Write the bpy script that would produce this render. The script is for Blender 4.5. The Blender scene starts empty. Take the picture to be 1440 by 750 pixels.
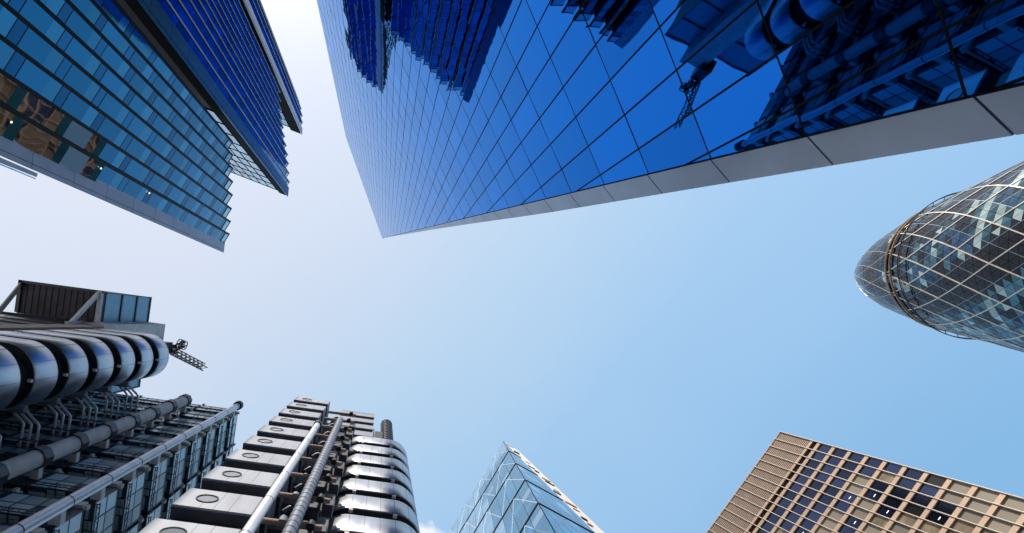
import bpy, bmesh, math, random
from mathutils import Vector, Matrix
R_ = math.radians
random.seed(7)
S = bpy.context.scene
COL = S.collection

# ------------------------------------------------------------------ camera
EYE = 1.6
FPX, CX, CY, PW, PH = 770.0, 540.0, 454.0, 1440.0, 750.0
cd = bpy.data.cameras.new('camera')
cam = bpy.data.objects.new('camera', cd); COL.objects.link(cam)
cd.sensor_fit = 'HORIZONTAL'; cd.sensor_width = 36.0
cd.lens = 36.0 * FPX / PW
cd.shift_x = (PW / 2 - CX) / PW
cd.shift_y = (CY - PH / 2) / PW
cd.clip_start = 0.1; cd.clip_end = 6000
# looking straight up: image right = +X, image down = +Y
cam.matrix_world = Matrix(((1, 0, 0, 0), (0, -1, 0, 0), (0, 0, -1, EYE), (0, 0, 0, 1)))
S.camera = cam

# ------------------------------------------------------------------ sky, sun, exposure
SUN_AZ = Vector((-0.165, -0.986, 0)).normalized()
SUN_EL = R_(40)
w = bpy.data.worlds.new('World'); S.world = w; w.use_nodes = True
nt = w.node_tree; nd = nt.nodes; lk = nt.links
nd.clear()
wo = nd.new('ShaderNodeOutputWorld'); bg = nd.new('ShaderNodeBackground')
sky = nd.new('ShaderNodeTexSky'); sky.sky_type = 'NISHITA'; sky.sun_disc = False
sky.sun_elevation = SUN_EL
sky.sun_rotation = math.atan2(SUN_AZ.x, SUN_AZ.y)
sky.air_density = 1.0; sky.dust_density = 2.2; sky.ozone_density = 1.4; sky.altitude = 20
bg.inputs['Strength'].default_value = 0.10
# thin bright veil of high haze: whitest towards the sun, clearer blue away from it
tc = nd.new('ShaderNodeTexCoord')
dt = nd.new('ShaderNodeVectorMath'); dt.operation = 'DOT_PRODUCT'; dt.inputs[1].default_value = Vector((-0.62, -0.62, 0.48)).normalized()
lk.new(tc.outputs['Generated'], dt.inputs[0])
cr = nd.new('ShaderNodeValToRGB'); 
hz = nd.new('ShaderNodeTexNoise'); hz.inputs['Scale'].default_value = 2.2; hz.inputs['Detail'].default_value = 5; hz.inputs['Distortion'].default_value = .6
lk.new(tc.outputs['Generated'], hz.inputs['Vector'])
hm = nd.new('ShaderNodeMath'); hm.operation = 'MULTIPLY_ADD'; hm.inputs[1].default_value = 0.24; lk.new(hz.outputs['Fac'], hm.inputs[0])
h2 = nd.new('ShaderNodeMath'); h2.operation = 'SUBTRACT'; h2.inputs[1].default_value = -0.13; lk.new(dt.outputs['Value'], hm.inputs[2]); lk.new(hm.outputs[0], h2.inputs[0])
h3 = nd.new('ShaderNodeMath'); h3.operation = 'MULTIPLY'; h3.inputs[1].default_value = 0.8; lk.new(h2.outputs[0], h3.inputs[0]); lk.new(h3.outputs[0], cr.inputs[0])
el = cr.color_ramp.elements
el[0].position = 0.0; el[0].color = (0.118, 0.245, 0.388, 1)
el[1].position = 0.90; el[1].color = (0.385, 0.402, 0.445, 1)
for pos, c in ((0.20, (0.172, 0.290, 0.425)), (0.317, (0.188, 0.304, 0.432)), (0.51, (0.255, 0.345, 0.435)), (0.70, (0.325, 0.368, 0.435))):
    e = el.new(pos); e.color = (*c, 1)
# a few small cumulus low over the river side
nz = nd.new('ShaderNodeTexNoise'); nz.inputs['Scale'].default_value = 22; nz.inputs['Detail'].default_value = 7; nz.inputs['Roughness'].default_value = .6
lk.new(tc.outputs['Generated'], nz.inputs['Vector'])
cdn = nd.new('ShaderNodeVectorMath'); cdn.operation = 'DOT_PRODUCT'; cdn.inputs[1].default_value = Vector((0.075, 0.405, 1)).normalized()
lk.new(tc.outputs['Generated'], cdn.inputs[0])
cm = nd.new('ShaderNodeMapRange'); cm.inputs['From Min'].default_value = math.cos(R_(3.4)); cm.inputs['From Max'].default_value = math.cos(R_(0.6))
lk.new(cdn.outputs['Value'], cm.inputs['Value'])
ml = nd.new('ShaderNodeMath'); ml.operation = 'MULTIPLY_ADD'; ml.inputs[1].default_value = 0.55; lk.new(cm.outputs[0], ml.inputs[0]); lk.new(nz.outputs['Fac'], ml.inputs[2])
c2 = nd.new('ShaderNodeMapRange'); c2.inputs['From Min'].default_value = .74; c2.inputs['From Max'].default_value = .98; lk.new(ml.outputs[0], c2.inputs['Value'])
cg = nd.new('ShaderNodeMath'); cg.operation = 'MULTIPLY'; lk.new(c2.outputs[0], cg.inputs[0])
cgm = nd.new('ShaderNodeMath'); cgm.operation = 'GREATER_THAN'; cgm.inputs[1].default_value = 0.0; lk.new(cm.outputs[0], cgm.inputs[0]); lk.new(cgm.outputs[0], cg.inputs[1])
cmx = nd.new('ShaderNodeMixRGB'); lk.new(cg.outputs[0], cmx.inputs[0]); lk.new(cr.outputs[0], cmx.inputs[1]); cmx.inputs[2].default_value = (0.50, 0.50, 0.53, 1)
bg2 = nd.new('ShaderNodeBackground'); lk.new(cmx.outputs[0], bg2.inputs['Color']); bg2.inputs['Strength'].default_value = 1.0
mxs = nd.new('ShaderNodeMixShader'); mxs.inputs[0].default_value = 0.80
lk.new(sky.outputs[0], bg.inputs['Color']); lk.new(bg.outputs[0], mxs.inputs[1]); lk.new(bg2.outputs[0], mxs.inputs[2]); lk.new(mxs.outputs[0], wo.inputs['Surface'])

sl = bpy.data.lights.new('sun', 'SUN'); sun = bpy.data.objects.new('sun', sl); COL.objects.link(sun)
sl.energy = 2.05; sl.angle = R_(0.55); sl.color = (1.0, 0.90, 0.78)
sdir = Vector((SUN_AZ.x * math.cos(SUN_EL), SUN_AZ.y * math.cos(SUN_EL), math.sin(SUN_EL)))
sun.rotation_euler = sdir.to_track_quat('Z', 'Y').to_euler()
sun.location = sdir * 400
S.view_settings.view_transform = 'Standard'; S.view_settings.look = 'None'
S.view_settings.gamma = 1.0; S.view_settings.exposure = 1.15

# ------------------------------------------------------------------ materials
MATS = {}
def mat(name, color, metallic=0.0, rough=0.5, spec=0.5, noise=0.0, nscale=1.0, bump=0.0, bscale=2.0, emit=None,
        rough_var=0.0, stretch=(1, 1, 1), perobj=0.0, transp=0.0, edge=None):
    m = bpy.data.materials.new(name); m.use_nodes = True
    n = m.node_tree.nodes; l = m.node_tree.links
    p = n['Principled BSDF']
    p.inputs['Base Color'].default_value = (*color, 1)
    p.inputs['Metallic'].default_value = metallic
    p.inputs['Roughness'].default_value = rough
    p.inputs['Specular IOR Level'].default_value = spec
    if edge: p.inputs['Specular Tint'].default_value = (*edge, 1)
    if noise or bump or rough_var:
        tc = n.new('ShaderNodeNewGeometry')
        mp = n.new('ShaderNodeMapping'); mp.inputs['Scale'].default_value = stretch
        l.new(tc.outputs['Position'], mp.inputs['Vector'])
    col_sock = None
    if noise:
        tx = n.new('ShaderNodeTexNoise'); tx.inputs['Scale'].default_value = nscale; tx.inputs['Detail'].default_value = 6
        l.new(mp.outputs[0], tx.inputs['Vector'])
        rp = n.new('ShaderNodeMapRange'); rp.inputs['From Min'].default_value = 0.3; rp.inputs['From Max'].default_value = 0.7
        rp.inputs['To Min'].default_value = 1 - noise; rp.inputs['To Max'].default_value = 1 + noise
        l.new(tx.outputs['Fac'], rp.inputs['Value'])
        hv = n.new('ShaderNodeHueSaturation'); hv.inputs['Color'].default_value = (*color, 1)
        l.new(rp.outputs[0], hv.inputs['Value']); l.new(hv.outputs[0], p.inputs['Base Color'])
    if perobj:
        at = n.new('ShaderNodeAttribute'); at.attribute_name = 'tone'
        rp = n.new('ShaderNodeMapRange'); rp.inputs['To Min'].default_value = 1 - perobj; rp.inputs['To Max'].default_value = 1 + perobj
        l.new(at.outputs['Fac'], rp.inputs['Value'])
        hv = n.new('ShaderNodeHueSaturation'); hv.inputs['Color'].default_value = (*color, 1)
        l.new(rp.outputs[0], hv.inputs['Value']); l.new(hv.outputs[0], p.inputs['Base Color'])
    if rough_var:
        tx = n.new('ShaderNodeTexNoise'); tx.inputs['Scale'].default_value = nscale * 2; tx.inputs['Detail'].default_value = 4
        l.new(mp.outputs[0], tx.inputs['Vector'])
        rp = n.new('ShaderNodeMapRange'); rp.inputs['To Min'].default_value = max(0, rough - rough_var); rp.inputs['To Max'].default_value = rough + rough_var
        l.new(tx.outputs['Fac'], rp.inputs['Value']); l.new(rp.outputs[0], p.inputs['Roughness'])
    if bump:
        tx = n.new('ShaderNodeTexNoise'); tx.inputs['Scale'].default_value = bscale; tx.inputs['Detail'].default_value = 1.5
        l.new(mp.outputs[0], tx.inputs['Vector'])
        b = n.new('ShaderNodeBump'); b.inputs['Strength'].default_value = 1.0; b.inputs['Distance'].default_value = bump
        l.new(tx.outputs['Fac'], b.inputs['Height']); l.new(b.outputs[0], p.inputs['Normal'])
    if emit:
        p.inputs['Emission Color'].default_value = (*emit[0], 1); p.inputs['Emission Strength'].default_value = emit[1]
    if transp:
        t = n.new('ShaderNodeBsdfTransparent'); mx = n.new('ShaderNodeMixShader'); mx.inputs[0].default_value = transp
        t.inputs[0].default_value = (0.72, 0.9, 0.97, 1)
        l.new(p.outputs[0], mx.inputs[1]); l.new(t.outputs[0], mx.inputs[2]); l.new(mx.outputs[0], n['Material Output'].inputs['Surface'])
    MATS[name] = m
    return m

mat('mirror_blue', (0.010, 0.150, 0.58), 1.0, 0.012, bump=0.0036, bscale=0.5, perobj=0.11, edge=(0.60, 0.84, 1.0))
mat('joint_black', (0.009, 0.010, 0.013), 0.0, 0.6, spec=0.06)
mat('grey_metal', (0.33, 0.39, 0.49), 0.5, 0.36, noise=0.14, nscale=0.45, rough_var=0.06)
mat('teal_glass', (0.027, 0.165, 0.295), 1.0, 0.04, bump=0.004, bscale=0.8, perobj=0.16)
mat('leaning_glass', (0.24, 0.24, 0.25), 1.0, 0.03, bump=0.03, bscale=0.42, perobj=0.3)
mat('teal_pale', (0.052, 0.220, 0.345), 1.0, 0.08, perobj=0.18)  # paler upper strip of each pane
mat('void_black', (0.006, 0.007, 0.009), 0, 0.8, spec=0.08)
mat('teal_spandrel', (0.020, 0.125, 0.245), 1.0, 0.10, perobj=0.25)
mat('deep_glass', (0.014, 0.115, 0.36), 1.0, 0.06, bump=0.004, bscale=0.8, perobj=0.35)
mat('pale_glass', (0.30, 0.50, 0.60), 0.7, 0.06, transp=0.55)
mat('screen_glass', (0.22, 0.42, 0.55), 1.0, 0.08, perobj=0.2)
mat('bronze_black', (0.011, 0.012, 0.015), 0.0, 0.5, spec=0.15)
mat('fin_sky_sheen', (0.80, 0.82, 0.86), 0.0, 0.4)
mat('panel_blue_grey', (0.60, 0.70, 0.84), 0.0, 0.45, noise=0.08, nscale=0.5)
mat('panel_teal', (0.09, 0.27, 0.40), 0.1, 0.35, noise=0.08, nscale=0.5)
mat('panel_white', (0.62, 0.62, 0.64), 0.1, 0.4)
mat('steel', (0.49, 0.505, 0.54), 1.0, 0.35, noise=0.12, nscale=0.8, rough_var=0.07, stretch=(1, 1, 0.25), bump=0.004, bscale=0.35)
mat('steel_dull', (0.235, 0.268, 0.335), 0.15, 0.48, noise=0.15, nscale=0.7, rough_var=0.10, stretch=(1.6, 1.6, 0.5))
mat('steel_pipe', (0.82, 0.84, 0.88), 0.30, 0.38, noise=0.08, nscale=1.2)
mat('dark_steel', (0.065, 0.072, 0.092), 0.3, 0.45, noise=0.2, nscale=1.5)
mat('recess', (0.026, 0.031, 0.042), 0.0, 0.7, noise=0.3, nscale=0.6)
mat('concrete', (0.70, 0.66, 0.63), 0.0, 0.75, noise=0.16, nscale=1.3, bump=0.01, bscale=6)
mat('concrete_warm_lit', (0.42, 0.31, 0.25), 0.0, 0.75, noise=0.22, nscale=0.7, bump=0.01, bscale=6)  # warm light on the shaft and tie beams is put into this colour
mat('bracket_pale', (0.78, 0.75, 0.72), 0.0, 0.6, noise=0.12, nscale=2)
mat('brown_panel', (0.085, 0.070, 0.078), 0.1, 0.6, noise=0.3, nscale=0.8, stretch=(1, 1, 1))
mat('recess_shade', (0.012, 0.008, 0.005), 0, 0.7, spec=0.05)
mat('louvre_blue', (0.20, 0.36, 0.46), 0.6, 0.35, noise=0.08, nscale=1)
mat('bay_glass', (0.52, 0.70, 0.76), 0.05, 0.15, perobj=0.35)
mat('bay_glass_dark', (0.05, 0.09, 0.14), 0.5, 0.12, perobj=0.5)
mat('porthole_glass', (0.34, 0.37, 0.42), 0.25, 0.10)
mat('crane_black', (0.02, 0.022, 0.028), 0.2, 0.5)
mat('diagrid_pale', (0.66, 0.57, 0.47), 0.2, 0.4)
mat('ring_bronze', (0.29, 0.205, 0.13), 0.6, 0.35)
mat('gherkin_clear', (0.055, 0.125, 0.15), 0.9, 0.08, perobj=0.6)
mat('gherkin_pale', (0.33, 0.43, 0.40), 0.3, 0.2, perobj=0.25)
mat('gherkin_dark', (0.010, 0.012, 0.016), 0.4, 0.08, spec=0.35, perobj=0.25)
mat('gherkin_blue', (0.040, 0.09, 0.15), 0.9, 0.08, perobj=0.4)
mat('gherkin_brown', (0.030, 0.022, 0.024), 0.3, 0.08, perobj=0.4)
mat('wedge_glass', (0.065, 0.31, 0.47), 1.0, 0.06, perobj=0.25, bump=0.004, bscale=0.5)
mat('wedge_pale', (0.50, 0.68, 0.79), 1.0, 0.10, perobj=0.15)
mat('wedge_white', (0.55, 0.62, 0.70), 0.1, 0.4)
mat('core_white', (0.72, 0.66, 0.58), 0.0, 0.5)
mat('core_orange', (0.50, 0.24, 0.10), 0.0, 0.5)
mat('bronze_pink', (0.40, 0.28, 0.20), 0.25, 0.40, noise=0.10, nscale=0.5)
mat('mullion_cream', (0.66, 0.56, 0.46), 0.1, 0.4)
mat('louvre_bronze', (0.28, 0.205, 0.155), 0.3, 0.45, noise=0.12, nscale=0.5)
mat('window_navy', (0.030, 0.045, 0.095), 0.85, 0.10, perobj=0.35)
mat('window_beige', (0.18, 0.152, 0.115), 0.1, 0.35, perobj=0.25)
mat('window_mixed', (0.22, 0.175, 0.12), 0.4, 0.25, noise=0.5, nscale=0.35, stretch=(1, 1, 2.5))
mat('window_black', (0.010, 0.011, 0.014), 0.2, 0.15)
mat('lamp_white', (1, 1, 1), emit=((1.0, 0.96, 0.88), 0.45))
mat('lamp_warm', (1, 1, 1), emit=((1.0, 0.68, 0.34), 1.5))
mat('asphalt', (0.05, 0.05, 0.052), 0, 0.85, noise=0.2, nscale=3)
mat('paving', (0.36, 0.38, 0.405), 0, 0.8, noise=0.15, nscale=0.8)
mat('kerb_stone', (0.40, 0.39, 0.37), 0, 0.8)
mat('paint', (0.75, 0.65, 0.15), 0, 0.6)

# ------------------------------------------------------------------ helpers
def V(*a): return Vector(a)
def Z(h): return h + EYE                       # height above the eye -> world z

class MB:
    def __init__(s): s.v = []; s.f = []; s.mi = []; s.mats = []; s.tone = []
    def m(s, name):
        if name not in s.mats: s.mats.append(name)
        return s.mats.index(name)
    def add(s, vs, fs, mt, tone=0.5):
        k = len(s.v); i = s.m(mt)
        s.v += [Vector(v) for v in vs]
        for f in fs: s.f.append([k + q for q in f]); s.mi.append(i); s.tone.append(tone)
    def box(s, o, ax, ay, az, mt, tone=0.5):   # corner + three edge vectors
        o = Vector(o); ax = Vector(ax); ay = Vector(ay); az = Vector(az)
        s.add([o, o + ax, o + ax + ay, o + ay, o + az, o + ax + az, o + ax + ay + az, o + ay + az],
              [(0, 3, 2, 1), (4, 5, 6, 7), (0, 1, 5, 4), (1, 2, 6, 5), (2, 3, 7, 6), (3, 0, 4, 7)], mt, tone)
    def abox(s, x0, x1, y0, y1, z0, z1, mt):
        s.box((x0, y0, z0), (x1 - x0, 0, 0), (0, y1 - y0, 0), (0, 0, z1 - z0), mt)
    def prism(s, pts, z0, z1, mt, tone=0.5):
        n = len(pts)
        z0s = z0 if isinstance(z0, (list, tuple)) else [z0] * n
        z1s = z1 if isinstance(z1, (list, tuple)) else [z1] * n
        vs = [(p[0], p[1], a) for p, a in zip(pts, z0s)] + [(p[0], p[1], b) for p, b in zip(pts, z1s)]
        s.add(vs, [tuple(range(n))[::-1], tuple(range(n, 2 * n))] + [(i, (i + 1) % n, n + (i + 1) % n, n + i) for i in range(n)], mt, tone)
    def slab(s, pts, nrm, th, mt, tone=0.5):   # polygon pushed back by th against nrm
        n = len(pts); nrm = Vector(nrm)
        vs = [Vector(p) for p in pts] + [Vector(p) - nrm * th for p in pts]
        s.add(vs, [tuple(range(n)), tuple(range(n, 2 * n))[::-1]] + [(i, (i + 1) % n, n + (i + 1) % n, n + i) for i in range(n)], mt, tone)
    def bar(s, a, b, wd, th, mt, side=None):   # rectangular bar from a to b
        a = Vector(a); b = Vector(b); d = (b - a).normalized()
        u = Vector(side) if side is not None else (Vector((0, 0, 1)) if abs(d.z) < 0.9 else Vector((1, 0, 0)))
        u = (u - d * u.dot(d)).normalized(); v = d.cross(u)
        s.box(a - u * wd / 2 - v * th / 2, u * wd, v * th, b - a, mt)
    def tube(s, path, r, mt, n=14, caps=True):
        path = [Vector(p) for p in path]; m_ = len(path); rings = []
        rs = r if isinstance(r, (list, tuple)) else [r] * m_
        ref = None
        for i in range(m_):
            d = (path[min(i + 1, m_ - 1)] - path[max(i - 1, 0)]).normalized()
            if ref is None: ref = Vector((1, 0, 0)) if abs(d.x) < 0.8 else Vector((0, 1, 0))
            u = (ref - d * ref.dot(d)).normalized(); v = d.cross(u); ref = u
            rings.append([path[i] + (u * math.cos(2 * math.pi * k / n) + v * math.sin(2 * math.pi * k / n)) * rs[i] for k in range(n)])
        vs = [p for q in rings for p in q]; fs = []
        for i in range(m_ - 1):
            for k in range(n): fs.append((i * n + k, i * n + (k + 1) % n, (i + 1) * n + (k + 1) % n, (i + 1) * n + k))
        if caps: fs += [tuple(range(n))[::-1], tuple(range((m_ - 1) * n, m_ * n))]
        s.add(vs, fs, mt)
    def build(s, name, parent=None, smooth=False, base=None):
        me = bpy.data.meshes.new(name)
        off = base if base is not None else (parent['_base'] if parent is not None and '_base' in parent else (0, 0, 0))
        off = Vector(off)
        me.from_pydata([v - off for v in s.v], [], s.f)
        for q in s.mats: me.materials.append(MATS[q])
        me.polygons.foreach_set('material_index', s.mi)
        at = me.attributes.new('tone', 'FLOAT', 'FACE'); at.data.foreach_set('value', s.tone)
        b = bmesh.new(); b.from_mesh(me); bmesh.ops.recalc_face_normals(b, faces=b.faces); b.to_mesh(me); b.free()
        if smooth:
            me.polygons.foreach_set('use_smooth', [True] * len(me.polygons)); me.set_sharp_from_angle(angle=R_(40))
        o = bpy.data.objects.new(name, me); COL.objects.link(o)
        if parent is not None: o.parent = parent; o['_base'] = tuple(off)
        return o

def thing(name, label, cat, base, group=None):
    o = bpy.data.objects.new(name, None); COL.objects.link(o)
    o.location = base; o['label'] = label; o['category'] = cat; o['_base'] = tuple(base)
    o.empty_display_size = 2
    if group: o['group'] = group
    return o

def share(src, name, parent, loc=(0, 0, 0), rz=0.0, label=None):
    o = bpy.data.objects.new(name, src); COL.objects.link(o); o.parent = parent
    o.location = loc; o.rotation_euler = (0, 0, rz)
    if label: o['label'] = label
    o['_base'] = (0, 0, 0)
    return o

def px(p):
    h = max(p[2] - EYE, 0.5)
    return (CX + FPX * p[0] / h, CY + FPX * p[1] / h)
def view_area(pts):
    q = [px(p) for p in pts]
    mx = sum(a for a, b in q) / len(q); my = sum(b for a, b in q) / len(q)
    ar = abs(sum(q[i][0] * q[(i + 1) % len(q)][1] - q[(i + 1) % len(q)][0] * q[i][1] for i in range(len(q)))) / 2
    return ar if (-30 < mx < PW + 30 and -30 < my < PH + 30 and pts[0][2] > EYE + 4) else ar * 1e-6

def panes(items, name, limit=100):
    """items: (parent, corners, normal, thickness, material, tone). The ones that show largest become parts; the rest one part."""
    items = sorted(items, key=lambda t: -view_area(t[1]))
    rest = {}
    for i, (par, pts, n, th, mt, tone) in enumerate(items):
        if i < limit:
            b = MB(); b.slab(pts, n, th, mt, tone); b.build(name, par)
        else:
            rest.setdefault(par.name, (par, MB()))[1].slab(pts, n, th, mt, tone)
    for par, b in rest.values():
        o = b.build(name, par); o['kind'] = 'stuff'

def clip_poly(poly, a, b):                      # keep the left side of a->b, 2D
    out = []
    def sd(p): return (b[0] - a[0]) * (p[1] - a[1]) - (b[1] - a[1]) * (p[0] - a[0])
    for i in range(len(poly)):
        p, q = poly[i], poly[(i + 1) % len(poly)]; sp, sq = sd(p), sd(q)
        if sp >= 0: out.append(p)
        if sp * sq < 0:
            t = sp / (sp - sq); out.append((p[0] + (q[0] - p[0]) * t, p[1] + (q[1] - p[1]) * t))
    return out

# ------------------------------------------------------------------ ground, street
b = MB(); b.abox(-2500, 2500, -2500, 2500, -0.5, 0, 'paving'); o = b.build('ground'); o['kind'] = 'structure'
b = MB()
tS = Vector((0.4565, 0.8897, 0)); nS = Vector((0.8897, -0.4565, 0))   # along / into the blue tower's front
o0 = nS * -2.0
b.box(o0 - tS * 400 + V(0, 0, 0.004), tS * 800, nS * 6.5, V(0, 0, 0.004), 'asphalt'); o = b.build('road'); o['kind'] = 'structure'
b = MB()
for q in (-2.3, 4.5): b.box(nS * q - tS * 400, tS * 800, nS * 0.3, V(0, 0, 0.12), 'kerb_stone')
o = b.build('kerb'); o['kind'] = 'structure'
b = MB()
for q in (-1.7, 4.2): b.box(nS * q - tS * 400 + V(0, 0, 0.012), tS * 800, nS * 0.1, V(0, 0, 0.003), 'paint')
o = b.build('road_marking'); o['kind'] = 'structure'

# ------------------------------------------------------------------ the blue mirror-glass wedge tower
D0 = 12.57
def sp(s, z, q=0.0): return nS * (D0 + q) + tS * s + V(0, 0, z)
apex = (-25.9, 188.2)
outline = [(-46.5, 0.0), (3.26, 0.0), apex, (-45.2, 137.4)]
tower = thing('glass_tower', 'blue mirror-glass wedge tower with a sharp tip and a grey metal edge', 'skyscraper', tuple(nS * (D0 + 15) + tS * -22))
b = MB()
fr = [sp(s, z, 0.10) for s, z in outline]; bk = [sp(s, z, 36) for s, z in outline]
b.add(fr + bk, [(0, 1, 2, 3), (7, 6, 5, 4)] + [(i, (i + 1) % 4, 4 + (i + 1) % 4, 4 + i) for i in range(4)], 'joint_black')
b.build('wall', tower)
its = []
S0, Z0, DM, DK, SK = -10.44, 18.8, 1.477, 3.958, 0.226
g = 0.035
for m in range(-26, 12):
    for k in range(-7, 46):
        s0 = S0 + DM * m + g; s1 = S0 + DM * (m + 1) - g
        z0 = Z0 + DK * k + SK * m + g; z1 = Z0 + DK * (k + 1) + SK * m - g
        poly = [(s0, z0), (s1, z0 + SK), (s1, z1 + SK), (s0, z1)]
        for i in range(4): poly = clip_poly(poly, outline[i], outline[(i + 1) % 4])
        if len(poly) < 3: continue
        xs = [p[0] for p in poly]; zs = [p[1] for p in poly]
        if max(xs) - min(xs) < 0.08 or max(zs) - min(zs) < 0.15: continue
        ta, tb = random.gauss(0, 0.0036), random.gauss(0, 0.0018)
        ms, mz = sum(xs) / len(xs), sum(zs) / len(zs)
        pts = [sp(s, z, (s - ms) * ta + (z - mz) * tb) for s, z in poly]
        its.append((tower, pts, -nS, 0.06, 'mirror_blue', random.random()))
panes(its, 'glass_panel')
# dark joints standing a few millimetres proud
q = MB(); cv = outline
def clip_line(a, c):
    a = Vector(a); c = Vector(c); t0, t1 = 0.0, 1.0
    for i in range(4):
        p, r = Vector(cv[i]), Vector(cv[(i + 1) % 4]); e = r - p; nn = Vector((-e.y, e.x))
        da, dc = (a - p).dot(nn), (c - p).dot(nn)
        if da < 0 and dc < 0: return None
        if da < 0: t0 = max(t0, da / (da - dc))
        elif dc < 0: t1 = min(t1, da / (da - dc))
    return (a + (c - a) * t0, a + (c - a) * t1) if t1 > t0 else None
for m in range(-26, 12):
    s = S0 + DM * m; r = clip_line((s, 0), (s, 190))
    if r: q.box(sp(r[0].x - .034, r[0].y, -.004), tS * .068, nS * .03, V(0, 0, r[1].y - r[0].y), 'joint_black')
for k in range(-12, 55):
    r = clip_line((S0 - 27 * DM, Z0 + DK * k - 27 * SK), (S0 + 12 * DM, Z0 + DK * k + 12 * SK))
    if r:
        a_, c_ = sp(r[0].x, r[0].y, .010), sp(r[1].x, r[1].y, .010)
        q.bar(a_, c_, .060, .026, 'joint_black', side=V(0, 0, 1))
q.build('lattice', tower)  # the glazing joints of the front, joined in one grid
# grey edge panels, floor by floor
def edge_s(z): return apex[0] + (3.26 - apex[0]) * (apex[1] - z) / apex[1]
def edge_w(z):
    for (za, wa), (zb, wb) in zip([(188.2, 0.04), (88, 0.55), (60, 0.78), (38, 1.02), (0, 1.08)], [(88, 0.55), (60, 0.78), (38, 1.02), (0, 1.08), (-9, 1.1)]):
        if zb <= z <= za: return wa + (wb - wa) * (za - z) / (za - zb)
    return 1.0
zj = [Z0 + DK * k + SK * 7.5 for k in range(-5, 44)]
zj = [0.0] + [z for z in zj if 0 < z < 187] + [188.2]
for za, zb in zip(zj, zj[1:]):
    gg = 0.03
    pts = [sp(edge_s(za + gg) + 0.05, za + gg, 0.02), sp(edge_s(za + gg) + edge_w(za), za + gg - 0.25, 0.09),
           sp(edge_s(zb - gg) + edge_w(zb), zb - gg - 0.25, 0.09), sp(edge_s(zb - gg) + 0.05, zb - gg, 0.02)]
    nrm = (pts[1] - pts[0]).cross(pts[3] - pts[0]).normalized()
    if nrm.dot(nS) > 0: nrm = -nrm
    b = MB(); b.slab(pts, nrm, 0.08, 'grey_metal'); b.build('edge_panel', tower)
b = MB()
b.bar(sp(edge_s(0) + 0.03, 0, -0.01), sp(apex[0] + 0.02, apex[1], -0.01), 0.05, 0.06, 'joint_black', side=tS); b.build('edge_trim', tower)
b = MB()
b.add([sp(edge_s(0), 0, 0.12), sp(edge_s(0) + 1.06, 0, 0.30), sp(apex[0], apex[1], 0.14),
       sp(edge_s(0), 0, 2), sp(edge_s(0) + 1.0, 0, 2), sp(apex[0], apex[1], 2)],
      [(0, 1, 2), (5, 4, 3), (0, 3, 4, 1), (1, 4, 5, 2), (2, 5, 3, 0)], 'joint_black')
b.build('edge_backing', tower)

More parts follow.
